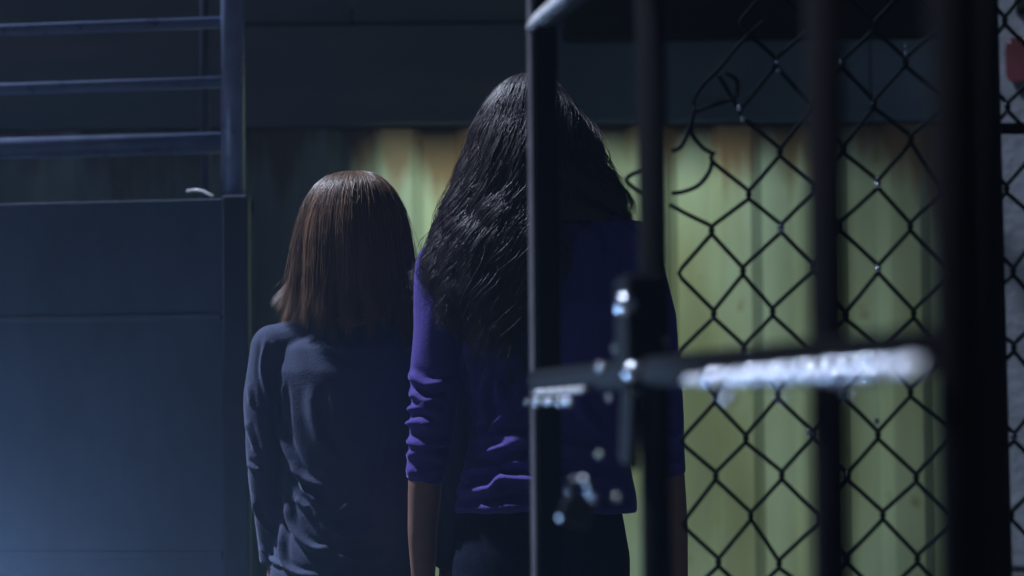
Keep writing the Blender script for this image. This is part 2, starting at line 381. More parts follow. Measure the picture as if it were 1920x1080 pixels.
bd = bd.build('water_glint_beads', M['galv_shine'], rl_m, smooth=True); bd['kind'] = 'stuff'
shine_bar(ztop-0.002, 0.022, 0.0, LEN-0.055, 0.018, rl_t)
dm = MB()                                     # rain water hanging under the rails
for i in range(34):
    s = 0.03 + (LEN-0.1)*((i+random.random()*0.9)/34)
    if s > 0.44 and i % 4: continue
    if 0.44 < s < 1.15: continue
    r = random.uniform(0.002, 0.0055)
    dm.ball(gp(s, 0.034+random.uniform(-0.001,0.003), zmid-0.017-r*0.6), (r, r, r*1.25), nu=10, nv=7)
for i in range(15):                           # big metal beads added to glint brightly along the wet rail
    sq = 1.10 + (LEN - 1.10)*(i + random.uniform(-0.3, 0.3))/14.5; r = random.uniform(0.0085, 0.0125)
    dm.ball(gp(sq, 0.036, zmid-0.003), (r*0.9, r, r*0.8), nu=14, nv=10)
for i in range(16):
    s = 0.02 + 0.5*i/16; r = random.uniform(0.002, 0.004)
    dm.ball(gp(s, 0.020, ztop-0.013-r*0.6), (r, r, r*1.3), nu=10, nv=7)
d = dm.build('water_drops', M['drop'], gt, smooth=True); d['kind'] = 'stuff'

MB().box(gp(s1-0.01, 0.012, zmid+0.055), (0.080, 0.046, 0.125), GM).build('lock_box', M['black'], gt, bevel=0.008)
MB().box(gp(s1+0.01, 0.030, zmid-0.05), (0.060, 0.012, 0.085), GM @ Matrix.Rotation(R(12),3,'Y')).build('hasp', M['black'], gt, bevel=0.004)
# ------------------------------------------------------------------ chain and padlock on the gate
LW, LH, LR = 0.0115, 0.014, 0.0052            # half width, half straight length, wire radius of a link
lp = [(LW*math.cos(a), 0, LH + LW*math.sin(a)) for a in np.linspace(0, math.pi, 7)] + [(LW*math.cos(a), 0, -LH + LW*math.sin(a)) for a in np.linspace(math.pi, 2*math.pi, 7)]
link_me = MB().tube(lp, LR, 8, closed=True).mesh('link'); link_me.materials.append(M['chain'])
link_me.polygons.foreach_set('use_smooth', [True]*len(link_me.polygons))
def zg(y, s): return px(1230, y, G0.y + gd.y*s).z
def chain_path():
    P = []
    z0, z1_ = zg(540, s1), zg(700, s1)
    for i in range(0, 41):                    # turns round the bar
        t = i/40; a = 2*math.pi*3.0*t + 1.0; r = 0.044 + 0.006*math.sin(9*t)
        P.append(gp(s1 + r*math.cos(a), r*math.sin(a)*1.0, z0 + (z1_-z0)*t))
    e = P[-1]
    P += [gp(s1-0.03, 0.040, zg(715, s1)), gp(s1-0.055, 0.055, zg(770, s1)), gp(s1-0.085, 0.062, zg(830, s1)), gp(s1-0.10, 0.068, zg(890, s1)), gp(s1-0.085, 0.070, zg(925, s1)),
          gp(s1-0.055, 0.058, zg(900, s1)), gp(s1-0.02, 0.048, zg(830, s1)), gp(s1+0.005, 0.040, zg(760, s1)), gp(s1+0.02, 0.040, zg(700, s1)), gp(s1+0.03, 0.02, zg(670, s1)),
          gp(s1+0.028, -0.028, zg(690, s1)), gp(s1-0.01, -0.03, zg(730, s1)), gp(s1-0.012, 0.03, zg(780, s1)), gp(s1-0.006, 0.034, zg(850, s1)), gp(s1-0.004, 0.034, zg(920, s1)), gp(s1, 0.035, zg(985, s1))]
    return smoothline(P, 5)
cpth = chain_path()
ch = thing('chain', 'wet dark steel chain wrapped round the gate bar below the shining rail', 'chain', tuple(gp(s1, 0, zg(700, s1))))
acc = 0.0; last = cpth[0]; pitch_l = 2*(LH + LW) - 2.2*LR*1.0 - 0.002; nl = 0; lowest = None
dist = [0.0]
for a, b in zip(cpth[:-1], cpth[1:]): dist.append(dist[-1] + (b-a).length)
tot = dist[-1]; cpn = np.array([tuple(p) for p in cpth]); dn = np.array(dist)
def at(d): return Vector([float(np.interp(d, dn, cpn[:,i])) for i in range(3)])
while acc < tot - pitch_l:
    p, q = at(acc), at(acc + pitch_l); t = (q - p).normalized()
    rot = t.to_track_quat('Z', 'Y').to_matrix().to_4x4() @ Matrix.Rotation(R(45 + 90*(nl % 2) + random.uniform(-14, 14)), 4, 'Z')
    o = bpy.data.objects.new('link', link_me); C.objects.link(o); o.parent = ch
    o.matrix_parent_inverse = Matrix.Translation(ch.location).inverted()
    o.matrix_world = Matrix.Translation((p+q)/2) @ rot
    acc += pitch_l; nl += 1
dm = MB()
for i in range(5):
    p = at(tot*(i+random.random())/5); r = random.uniform(0.002, 0.0036)
    dm.ball(p + gn*0.013 + Vector((0, -0.006, -0.004)), (r, r, r*1.2), nu=10, nv=7)
for (qx, qy, r) in ((1175,570,0.012), (1188,697,0.0105), (1198,697,0.0105), (1127,688,0.0045), (1154,655,0.0026), (1096,900,0.004), (1114,934,0.0042), (1158,933,0.004), (1125,852,0.0028)):
    p = px(qx, qy, G0.y + gd.y*s1 - 0.03)
    dm.ball(p, (r, r, r*1.1), nu=10, nv=7)
d = dm.build('water_drops', M['drop'], ch, smooth=True); d['kind'] = 'stuff'
lk = gp(s1-0.088, 0.072, zg(962, s1))
pk = thing('padlock', 'dark steel padlock hanging from the chain on the gate', 'padlock', tuple(lk))
MB().box(lk, (0.036, 0.018, 0.034), Matrix.Rotation(R(20),3,'Y') @ Matrix.Rotation(R(15),3,'Z')).build('lock_body', M['lock'], pk, bevel=0.005)
sp = [lk + Vector((0.011*math.cos(a)+0.004, 0, 0.026 + 0.011*math.sin(a))) for a in np.linspace(math.pi, 0, 9)]
MB().tube([lk + Vector((-0.007,0,0.012))] + sp + [lk + Vector((0.015,0,0.012))], 0.0033, 10).build('shackle', M['lock'], pk, smooth=True)

# ------------------------------------------------------------------ torn chain-link fence
FY = 4.0
fs = FY/FPX
fe = thing('chain_link_fence', 'torn dark chain-link fence with rain drops on its wires, behind the gate', 'fence', (px(1600, 700, FY).x, FY, 0))
HP, VP, TW = 62.2, 155.0, 10.0
def fpt(x, y, d=0.0):                        # fence plane, plain (no roll): x, y in pixels of scale
    return Vector(((x-960)*fs + 0.0, FY + d, CAM.z + (HOR - y)*fs))
nodes = {}
jr = random.Random(3)
def node(k, n):
    if (k, n) not in nodes:
        y = (435 if k % 2 == 0 else 512) + VP*n
        nodes[(k, n)] = [1336 + HP*k + jr.uniform(-6.5, 6.5), y + jr.uniform(-7, 7)]
    return nodes[(k, n)]
node(0,0)[:] = [1336, 435]; node(2,0)[:] = [1467, 432]; node(1,0)[:] = [1394, 512]; node(1,-1)[:] = [1407, 368]; node(2,1)[:] = [1449, 589]
node(1,1)[:] = [1394, 658]; node(0,1)[:] = [1338, 592]; node(3,0)[:] = [1524, 506]; node(0,-1)[:] = [1339, 298]; node(2,-1)[:] = [1467, 288]; node(1,-2)[:] = [1394, 212]
node(-1,0)[:] = [1276, 515]; node(-1,1)[:] = [1273, 668]; node(5,0)[:] = [1648, 510]; node(5,-1)[:] = [1650, 350]; node(6,-1)[:] = [1713, 266]
WR = 0.0034
KMAX = 15
for k in range(-1, KMAX):
    # wire k zigzags between node column k and k+1
    pts = []
    lo, hi = -5, 5
    if k == -1: lo = -0.5
    seq = []
    for n_ in range(-5, 6):
        cols = ((k, n_), (k+1, n_)) if k % 2 == 0 else ((k+1, n_), (k, n_))
        seq += [c_ for c_ in cols]
    for (kk, n_) in seq:
        x_, y_ = node(kk, n_)
        if k == -1 and y_ < 400: continue
        if k == 0 and y_ < 260: continue
        sgn = 1 if kk == k else -1            # at its left column the wire hooks left of the node
        zoff = 0.0022
        pts.append(fpt(x_ + sgn*3.2, y_ - TW, -zoff*sgn))
        pts.append(fpt(x_ - sgn*2.6, y_, 0.0))
        pts.append(fpt(x_ + sgn*3.2, y_ + TW, zoff*sgn))
    if k == -1:
        pts = smoothline([fpt(1262, 366, -0.01), fpt(1285, 362), fpt(1312, 350), fpt(1334, 322)], 4)[:0] + [fpt(1258, 386), fpt(1290, 404)] + pts
    if k == 0:
        pts = smoothline([fpt(1262, 287, -0.02), fpt(1280, 277, -0.015), fpt(1297, 240, -0.01), fpt(1306, 205, -0.006), fpt(1300, 246, 0.002), fpt(1318, 275), fpt(1336, 288)], 5) + pts
    if k in (3, 7): pass
    pts = [p for p in pts if p.z > 0.02]
    MB().tube(pts, WR, 7).build('wire', M['wire'], fe, smooth=True)
for P in ([(1262,366,-0.012),(1285,362,-0.006),(1312,350,0),(1332,326,0),(1339,304,0.003)],
          [(1303,212,0),(1340,199,-0.004),(1380,186,0),(1388,170,0.004),(1386,150,0.004),(1366,136,0.006)],
          [(1306,208,0.004),(1307,185,0.004),(1325,158,0),(1352,132,-0.004),(1378,100,0),(1402,74,0),(1440,40,0)],
          [(1352,140,0.004),(1372,175,0.002),(1392,212,0)],
          [(1240,372,-0.01),(1205,366,-0.02),(1184,352,-0.024),(1176,340,-0.02),(1186,330,-0.016),(1212,318,-0.01),(1240,300,0)]):
    MB().tube(smoothline([fpt(a, b, c_) for a, b, c_ in P], 6), WR, 7).build('broken_wire', M['wire'], fe, smooth=True)
# post and tension rail
p0 = fpt(1838, 700)
pm = Matrix.Rotation(R(-0.35), 3, 'Y')
MB().tube([p0 + Vector((0.010, -0.035, -p0.z)), p0 + Vector((-0.006, -0.035, 2.15-p0.z))], 0.031, 22).build('post', M['black'], fe, smooth=True)
MB().tube([fpt(1840, 250, -0.020), fpt(2300, 254, -0.020)], 0.0088, 14).build('rail', M['black'], fe, smooth=True)
MB().tube([fpt(1290, -60, -0.012), fpt(2300, -60, -0.012)], 0.016, 14).build('rail', M['black'], fe, smooth=True)
dm = MB()
for (k, n_), (x_, y_) in nodes.items():
    if x_ > 1300 and not (y_ < 280 and x_ < 1385) and random.random() < 0.32:
        for q in range(random.choice((1, 1, 2))):
            r = random.uniform(0.0018, 0.0032)
            dm.ball(fpt(x_ - random.uniform(0, 6), y_ + random.uniform(-12, 14), -0.005), (r, r, r*1.2), nu=10, nv=7)
for (x_, y_, r) in ((1390,206,.004),(1397,224,.0045),(1462,118,.0035),(1464,134,.0035),(1465,433,.0055),(1648,353,.0045),(1646,511,.0042),(1640,796,.004),(1704,88,.003),(1705,104,.003),(1512,815,.004)):
    dm.ball(fpt(x_, y_, -0.006), (r, r, r*1.2), nu=10, nv=7)
d = dm.build('water_drops', M['drop'], fe, smooth=True); d['kind'] = 'stuff'

# ------------------------------------------------------------------ people
def remeshed(mb, voxel, smooth_it):
    me = mb.mesh('tmp'); o = bpy.data.objects.new('tmp', me); C.objects.link(o)
    r = o.modifiers.new('r', 'REMESH'); r.mode = 'VOXEL'; r.voxel_size = voxel
    s = o.modifiers.new('s', 'SMOOTH'); s.factor = 0.5; s.iterations = smooth_it
    dg = bpy.context.evaluated_depsgraph_get(); dg.update()
    out = bpy.data.meshes.new_from_object(o.evaluated_get(dg))
    bpy.data.objects.remove(o); bpy.data.meshes.remove(me); out.materials.clear()
    return out
def displace(me, fn):
    n = len(me.vertices); co = np.empty(n*3, np.float32); me.vertices.foreach_get('co', co); co = co.reshape(-1, 3).astype(float)
    no = np.empty(n*3, np.float32); me.vertex_normals.foreach_get('vector', no); no = no.reshape(-1, 3).astype(float)
    co += no * fn(co, no)[:, None]
    me.vertices.foreach_set('co', co.astype(np.float32).ravel()); me.update()
def seg_d(p, a, b):
    ab = b - a; t = np.clip(((p - a) @ ab) / (ab @ ab), 0, 1); return np.linalg.norm(p - (a + t[:, None]*ab), axis=1), t
def ridges(lines, to2d, ws=1.0, hs=1.5):                      # folds of cloth on the side seen from behind: lines of (points, width, height)
    pre = []
    for pts, w, h in lines:
        P = [to2d(*q) for q in pts]; Q = [Vector((a, b, 0)) for a, b in P]
        Q = smoothline(Q, 5) if len(Q) > 2 else Q
        pre.append((np.array([(q.x, q.y) for q in Q]), w*ws, h*hs))
    def fn(co, no):
        p = co[:, [0, 2]]; out = np.zeros(len(co))
        back = np.clip((0.35 - no[:, 1]) / 0.5, 0, 1)
        for Q, w, h in pre:
            lo = Q.min(0) - 3*w; hi = Q.max(0) + 3*w
            idx = np.where(((p > lo) & (p < hi)).all(1) & (back > 0))[0]
            if not len(idx): continue
            dmin = np.full(len(idx), 9.0); tt = np.zeros(len(idx)); m = len(Q)-1
            for i in range(m):
                dd, t = seg_d(p[idx], Q[i], Q[i+1]); better = dd < dmin
                tt = np.where(better, (i+t)/m, tt); dmin = np.minimum(dd, dmin)
            taper = np.clip(np.minimum(tt, 1-tt)*5 + 0.15, 0, 1)
            out[idx] += h*taper*back[idx]*(np.exp(-(dmin/w)**2) - 0.35*np.exp(-((dmin-1.7*w)/w)**2))
        return out
    return fn
def hand(mb, wrist, elbow, side, size=1.0):   # relaxed hand hanging from the wrist
    w = Vector(wrist); d = (w - Vector(elbow)).normalized(); d = (d + Vector((0, 0.12, -0.5))).normalized()
    fw = Vector((0, 1, 0)); fw = (fw - d*fw.dot(d)).normalized(); out = Vector((side, 0, 0))
    palm = w + d*0.045*size
    mb.limb([w, w + d*0.03*size, w + d*0.085*size], [0.021*size, 0.026*size, 0.028*size], ell=(1.0, 1.0) )
    mb.ball(w + d*0.06*size, (0.019*size, 0.040*size, 0.048*size))
    for i, (o_, l) in enumerate(((0.031, 0.070), (0.011, 0.080), (-0.010, 0.075), (-0.030, 0.060))):
        b = w + d*0.092*size + fw*o_*size; l *= size
        k1 = b + (d*1.0 - out*0.12)*l*0.45; k2 = k1 + (d*0.92 - out*0.42)*l*0.32; k3 = k2 + (d*0.75 - out*0.7)*l*0.25
        mb.limb([b, k1, k2, k3], [0.0092*size, 0.0085*size, 0.0078*size, 0.0068*size], n=10)
    b = w + d*0.03*size + fw*0.028*size
    mb.limb([b, b + (d*0.7 + fw*0.6 - out*0.3)*0.04*size, b + (d*1.0 + fw*0.62 - out*0.5)*0.066*size, b + (d*1.2 + fw*0.6 - out*0.6)*0.082*size], [0.013*size, 0.0105*size, 0.0092*size, 0.0075*size], n=10)

def head(mb, c, s, yaw):
    m = Matrix.Rotation(yaw, 3, 'Z')
    def q(x, y, z): return Vector(c) + m @ Vector((x*s, y*s, z*s))
    mb.ball(q(0, -0.012, 0.02), (0.074*s, 0.093*s, 0.092*s), m, 24, 16)
    mb.ball(q(0, 0.030, -0.035), (0.060*s, 0.062*s, 0.078*s), m, 20, 14)
    mb.ball(q(0, 0.060, -0.088), (0.030*s, 0.026*s, 0.024*s), m)
    mb.limb([q(0, 0.084, 0.0), q(0, 0.100, -0.030), q(0, 0.094, -0.038)], [0.008*s, 0.011*s, 0.012*s], n=10)
    for sx in (-1, 1):
        mb.ball(q(sx*0.073, 0.0, -0.012), (0.010*s, 0.018*s, 0.030*s), m)
        mb.ball(q(sx*0.040, 0.062, -0.028), (0.022*s, 0.022*s, 0.020*s), m)
        mb.ball(q(sx*0.012, 0.088, -0.060), (0.016*s, 0.010*s, 0.006*s), m)
        mb.ball(q(sx*0.012, 0.087, -0.068), (0.014*s, 0.010*s, 0.006*s), m)
    return [q(sx*0.031, 0.076, 0.0) for sx in (-1, 1)]

def strand_mesh(name, S, rad, shade):         # S: (N, P, 3) strands -> thin three-sided tubes
    N_, P_, _ = S.shape
    T = np.gradient(S, axis=1); T /= np.linalg.norm(T, axis=2, keepdims=True) + 1e-9
    ref = np.array([0.3, -1.0, 0.1]); A = np.cross(T, ref); A /= np.linalg.norm(A, axis=2, keepdims=True) + 1e-9; B = np.cross(T, A)
    prof = np.interp(np.linspace(0, 1, P_), [0, 0.08, 0.75, 1], [0.6, 1, 0.9, 0.15])
    rr = rad[:, None, None] * prof[None, :, None]
    V = np.stack([S + rr*(A*math.cos(q) + B*math.sin(q)) for q in (0, 2.094, 4.189)], axis=2)   # N,P,3,3
    V = V.reshape(-1, 3)
    i = np.arange(N_)[:, None, None]*P_*3 + np.arange(P_-1)[None, :, None]*3; j = np.arange(3)[None, None, :]; j2 = (j+1) % 3
    F = np.stack([i+j, i+j2, i+3+j2, i+3+j], axis=-1).reshape(-1, 4)
    return V, F, np.repeat(shade, P_*3)
def hair_object(name, parts, m, parent):
    V = []; F = []; Sh = []; o = 0
    for v_, f_, s_ in parts: V.append(v_); F.append(f_ + o); Sh.append(s_); o += len(v_)
    V = np.concatenate(V); F = np.concatenate(F); Sh = np.concatenate(Sh)
    me = bpy.data.meshes.new(name); me.vertices.add(len(V)); me.vertices.foreach_set('co', V.astype(np.float32).ravel())
    me.loops.add(F.size); me.loops.foreach_set('vertex_index', F.astype(np.int32).ravel())
    me.polygons.add(len(F)); me.polygons.foreach_set('loop_start', (np.arange(len(F))*4).astype(np.int32))
    me.update(calc_edges=True); me.validate()
    a = me.attributes.new('strand', 'FLOAT', 'POINT'); a.data.foreach_set('value', Sh.astype(np.float32))
    return link(name, me, m, parent, smooth=True)
def shell(prof_fn, zs, n=48, shrink=0.88, a0=0.0, a1=2*math.pi):
    V = []; F = []
    for z in zs:
        for j in range(n):
            a = a0 + (a1-a0)*j/(n-1); V.append(prof_fn(z, a, shrink))
    for i in range(len(zs)-1):
        for j in range(n-1): F.append((i*n+j, i*n+j+1, (i+1)*n+j+1, (i+1)*n+j))
    return np.array(V), np.array(F), np.full(len(V), 0.12)

# ---- shorter person, navy top, straight brown bob
SY = 5.05; S0 = px(655, 700, SY); sx0 = S0.x; k_s = SY/FPX
def s2(x, y): p = px(x, y, SY); return (p.x, p.z)
def sp3(x, y, dy=0.0): p = px(x, y, SY); return Vector((p.x, SY + dy, p.z))
per1 = thing('person', 'shorter person in a long-sleeved navy top standing with back turned, beside the purple top', 'person', (sx0, SY, 0))
def zS(y): return px(655, y, SY).z
hc = sp3(664, 432, 0.01)
bm_ = MB(); eyes = head(bm_, hc, 0.97, R(0))
bm_.limb([hc + Vector((0,-0.01,-0.05)), (sx0+0.006, SY-0.012, zS(610))], [0.048, 0.052])
bm_.loft([(sx0, SY, 0.70, 0.135, 0.085), (sx0, SY, 0.82, 0.142, 0.095), (sx0, SY, 0.93, 0.108, 0.078), (sx0, SY, 1.08, 0.115, 0.085), (sx0, SY, 1.19, 0.130, 0.078), (sx0, SY, 1.26, 0.060, 0.05)])
LA = [sp3(515, 655, -0.005), sp3(500, 740, -0.01), sp3(501, 850, -0.015), sp3(510, 960, 0.01), sp3(517, 1062, 0.04)]
RA = [sp3(800, 655, -0.005), sp3(846, 740, -0.01), sp3(856, 850, -0.012), sp3(850, 960, 0.01), sp3(842, 1072, 0.04)]
for a_, sd in ((LA, -1), (RA, 1)):
    bm_.limb(a_, [0.036, 0.034, 0.031, 0.027, 0.021]); hand(bm_, a_[-1], a_[-2], sd, 0.92)
for sd in (-1, 1):
    bm_.limb([(sx0+sd*0.075, SY, 0.76), (sx0+sd*0.075, SY+0.008, 0.42), (sx0+sd*0.075, SY-0.015, 0.25), (sx0+sd*0.075, SY-0.02, 0.08)], [0.070, 0.046, 0.045, 0.032])
bod = link('body', remeshed(bm_, 0.0055, 3), M['skin'], per1, True)
for e in eyes: MB().ball(e, 0.0105).build('eye', M['eye'], bod, True)
tm = MB()
zsh = zS(592)
tm.loft([(sx0, SY, 0.735, 0.150, 0.100), (sx0, SY, 0.80, 0.152, 0.106), (sx0, SY, 0.90, 0.136, 0.098), (sx0, SY, 1.00, 0.128, 0.098), (sx0, SY, 1.10, 0.136, 0.104), (sx0, SY+0.002, 1.18, 0.148, 0.100), (sx0, SY+0.004, 1.225, 0.138, 0.086), (sx0, SY+0.004, 1.255, 0.098, 0.068), (sx0, SY+0.004, zsh, 0.062, 0.056), (sx0, SY+0.006, zsh+0.012, 0.056, 0.052)], n=48)
for a_ in (LA, RA):
    tm.tube(a_[:4] + [a_[3].lerp(a_[4], 0.92)], [0.047, 0.0435, 0.040, 0.037, 0.033], 20)
    tm.ball(a_[0], 0.0475); tm.ball(a_[1], 0.043); tm.ball(a_[2], 0.040)
    tm.limb([a_[0], (sx0 + (a_[0].x-sx0)*0.35, SY, zS(622))], [0.044, 0.046])
sh = remeshed(tm, 0.004, 8)
W, H_ = 0.0085, 0.0085
fl = [([(502,640),(496,690),(504,730),(514,760)], .007, .007), ([(520,730),(530,790),(545,840),(572,890),(604,912)], .009, .011), ([(534,715),(539,760),(541,800)], .007, .006),
      ([(556,870),(578,915),(610,946)], .008, .009), ([(541,930),(554,985),(588,1020),(625,1026)], .009, .010), ([(533,975),(537,1045),(560,1068),(605,1076)], .008, .009),
      ([(466,790),(474,815),(484,842)], .007, .006), ([(466,868),(480,876),(494,882)], .006, .006), ([(476,935),(488,968),(510,1002)], .007, .007), ([(486,1022),(508,1045),(538,1060)], .006, .006),
      ([(560,930),(575,945),(585,950)], .008, .006), ([(700,860),(680,920),(640,960)], .014, .006), ([(735,800),(715,870),(690,920)], .012, .006), ([(590,720),(600,800),(640,870)], .016, .005), ([(640,640),(660,660),(700,650)], .014, .004),
      ([(470,720),(476,760)], .007, .003), ([(620,980),(660,1000),(720,990)], .014, .007), ([(640,1035),(690,1045),(740,1030)], .012, .006)]
displace(sh, ridges(fl, s2, 0.72, 1.15))
displace(sh, lambda co, no: 0.0010*np.sin(co[:,2]*38 + 7*np.sin(co[:,0]*19+1.3)) * np.sin(co[:,0]*33 + 2))
link('top', sh, M['navy'], per1, True)
tr = MB(); tr.loft([(sx0, SY, 0.62, 0.143, 0.095), (sx0, SY, 0.80, 0.143, 0.098), (sx0, SY, 0.90, 0.118, 0.084)])
for sd in (-1, 1): tr.tube([(sx0+sd*0.075, SY, 0.72), (sx0+sd*0.075, SY+0.008, 0.42), (sx0+sd*0.075, SY-0.01, 0.10)], [0.078, 0.062, 0.058], 22); tr.ball((sx0+sd*0.075, SY, 0.72), 0.077)
link('trousers', remeshed(tr, 0.008, 4), M['trousers'], per1, True)
def shoes(px_, Y_, parent):
    for sd in (-1, 1):
        b = MB(); b.loft([(px_+sd*0.075, Y_+0.045, 0.002, 0.040, 0.118), (px_+sd*0.075, Y_+0.045, 0.03, 0.041, 0.120), (px_+sd*0.075, Y_+0.03, 0.06, 0.036, 0.085), (px_+sd*0.075, Y_-0.012, 0.105, 0.036, 0.045)])
        link('shoe', remeshed(b, 0.006, 4), M['shoe'], parent, True)
shoes(sx0, SY, per1)

# bob: strands follow a measured outline
yk = [322, 327, 334, 348, 365, 390, 420, 450, 500, 560, 612]
wl = [4, 34, 52, 71, 84, 96, 104, 110, 116, 122, 124]
wr = [4, 34, 52, 68, 80, 93, 102, 108, 114, 117, 116]
dk = [4, 50, 74, 92, 104, 114, 120, 120, 112, 100, 92]
zk = np.array([zS(y) for y in yk])[::-1]; wlk = np.array(wl)[::-1]*k_s; wrk = np.array(wr)[::-1]*k_s; dkk = np.array(dk)[::-1]*k_s
hx = px(664, 430, SY).x; hy = SY - 0.005
def bob(z, a, s=1.0):
    w = np.where(np.cos(a) < 0, np.interp(z, zk, wlk), np.interp(z, zk, wrk)); d = np.interp(z, zk, dkk)
    return np.stack([hx + s*w*np.cos(a), hy - s*d*np.sin(a), z*np.ones_like(a)], axis=-1)
def bobpt(z, a, s): return tuple(bob(np.array(z), np.array(a), s))
def make_bob(N_=8000, P_=18):
    ncl = 85
    ca = rng.uniform(R(-28), R(208), ncl); cs = np.clip(1 - np.abs(rng.normal(0, 0.05, ncl)), 0.8, 1.0)
    cl = rng.integers(0, ncl, N_); a = ca[cl] + rng.normal(0, 0.075, N_); s = np.clip(cs[cl] + rng.normal(0, 0.020, N_), 0.74, 1.02)
    z0 = zS(324) - np.abs(rng.normal(0, 0.010, N_)); z0 = np.where(rng.random(N_) < 0.35, z0 - rng.uniform(0, 0.07, N_), z0)
    cend = rng.normal(0, 16, ncl); yend = 602 + cend[cl] + rng.normal(0, 8, N_) + 6*np.cos(a)
    ze = np.array([zS(y) for y in yend])
    t = np.linspace(0, 1, P_)
    tz = 1 - (1 - t)**1.0
    drop = (t**1.7)[None, :]                 # slow at the crown, then straight down
    Z = z0[:, None] + (ze - z0)[:, None]*drop
    sw = rng.normal(0, 0.16, ncl)[cl]*0.6 + rng.normal(0, 0.05, N_)
    A = ca[cl][:, None] + (a - ca[cl])[:, None]*np.interp(t, [0, .4, 1], [1.5, 1.1, 0.42])[None, :] + sw[:, None]*np.sin(t*2.4)[None, :] + 0.012*np.sin(t*9 + cl[:, None])
    Sx = s[:, None] + 0.02*np.sin(t*5 + cl[:, None]*1.7)*t
    P = bob(Z, A, 1.0); c0 = np.stack([np.full_like(Z, hx), np.full_like(Z, hy), Z], -1)
    P = c0 + (P - c0)*Sx[..., None]
    # flick at the tips, outward on the left, inward elsewhere
    k = np.clip((t - 0.86)/0.14, 0, 1)**1.5
    lock = np.degrees(ca) > 158
    camp = np.where(lock & (np.arange(ncl) % 3 == 0), rng.uniform(0.012, 0.036, ncl), np.where(lock, 0.006, rng.normal(0.001, 0.010, ncl)))
    fl_ = camp[cl]*rng.uniform(0.75, 1.05, N_)
    P[..., 0] += -(fl_[:, None]*k[None, :]); P[..., 1] += -0.006*k
    P += rng.normal(0, 0.0008, (N_, 1, 3))
    shade = np.clip(0.45 + rng.normal(0, 0.28, ncl)[cl] + rng.normal(0, 0.14, N_), 0, 1)
    fly = rng.random(N_) < 0.05
    P[fly] += (rng.normal(0, 0.010, (fly.sum(), 1, 3)) * t[None, :, None]**1.5)
    return strand_mesh('h', P, rng.uniform(0.0003, 0.0006, N_), shade)
hz = np.linspace(zS(326), zS(600), 26)
hair_object('hair', [shell(bobpt, hz, shrink=0.90, a0=R(-35), a1=R(215)), make_bob()], M['hair_brown'], per1)

# ---- taller person, purple top, long wavy dark hair
TY = 4.85; k_t = TY/FPX; T0 = px(1000, 700, TY); tx0 = T0.x
def t2(x, y): p = px(x, y, TY); return (p.x, p.z)
def tp3(x, y, dy=0.0): p = px(x, y, TY); return Vector((p.x, TY + dy, p.z))
def zT(y): return px(1000, y, TY).z
def xT(x, y=700): return px(x, y, TY).x
per2 = thing('person', 'taller person in a purple three-quarter-sleeve top and dark jeans, standing with back turned', 'person', (tx0, TY, 0))
hc = tp3(997, 258, 0.012)
bm_ = MB(); eyes = head(bm_, hc, 1.02, R(0))
bm_.limb([hc + Vector((0,-0.01,-0.05)), (tx0, TY-0.012, zT(425))], [0.050, 0.055])
hipx = xT(1012, 950)
bm_.loft([(hipx, TY, 0.78, 0.150, 0.090), (hipx, TY, 0.92, 0.140, 0.092), (tx0, TY, 1.08, 0.092, 0.072), (tx0, TY, 1.22, 0.120, 0.085), (tx0, TY, 1.35, 0.145, 0.078), (tx0, TY, 1.42, 0.07, 0.05)])
LA = [tp3(830, 500, -0.005), tp3(822, 610, -0.012), tp3(812, 790, -0.02), tp3(797, 905, 0.0), tp3(791, 1000, 0.025), tp3(792, 1095, 0.055)]
RA = [tp3(1184, 462, -0.005), tp3(1220, 600, -0.012), tp3(1236, 780, -0.02), tp3(1252, 890, 0.0), tp3(1264, 990, 0.03), tp3(1272, 1090, 0.06)]
for a_, sd in ((LA, -1), (RA, 1)):
    bm_.limb(a_, [0.040, 0.037, 0.032, 0.0315, 0.0275, 0.022]); hand(bm_, a_[-1], a_[-2], sd, 1.0)
for sd in (-1, 1):
    bm_.limb([(hipx+sd*0.078, TY, 0.84), (hipx+sd*0.078, TY+0.008, 0.47), (hipx+sd*0.078, TY-0.015, 0.30), (hipx+sd*0.078, TY-0.02, 0.08)], [0.076, 0.050, 0.048, 0.034])
bod = link('body', remeshed(bm_, 0.0055, 3), M['skin'], per2, True)
for e in eyes: MB().ball(e, 0.011).build('eye', M['eye'], bod, True)
tm = MB()
zh = zT(957)
def ring(y, xl, xr, ry, dy=0.0): a, b = xT(xl, y), xT(xr, y); return ((a+b)/2, TY+dy, zT(y), (b-a)/2, ry)
tm.loft([ring(962, 852, 1194, 0.108), ring(935, 853, 1193, 0.108), ring(900, 860, 1188, 0.104), ring(850, 874, 1180, 0.096), ring(790, 884, 1174, 0.092), ring(730, 873, 1174, 0.093), ring(650, 858, 1176, 0.100), ring(570, 852, 1178, 0.104), ring(500, 846, 1176, 0.100), ring(462, 858, 1168, 0.092), ring(430, 890, 1140, 0.080), ring(405, 930, 1080, 0.064), ring(392, 945, 1058, 0.056)], n=52)
tm.tube(LA[:3] + [LA[3] + Vector((0,0,0.003))], [0.050, 0.047, 0.044, 0.034], 20); tm.tube(RA[:3] + [RA[3]], [0.050, 0.047, 0.044, 0.034], 20)
for a_ in (LA, RA):
    tm.ball(a_[0], 0.0505); tm.ball(a_[1], 0.047); tm.ball(a_[2], 0.0435)
tm.limb([LA[0], tp3(935, 432, 0)], [0.046, 0.050]); tm.limb([RA[0], tp3(1060, 408, 0.0)], [0.047, 0.050])
sh = remeshed(tm, 0.005, 5)
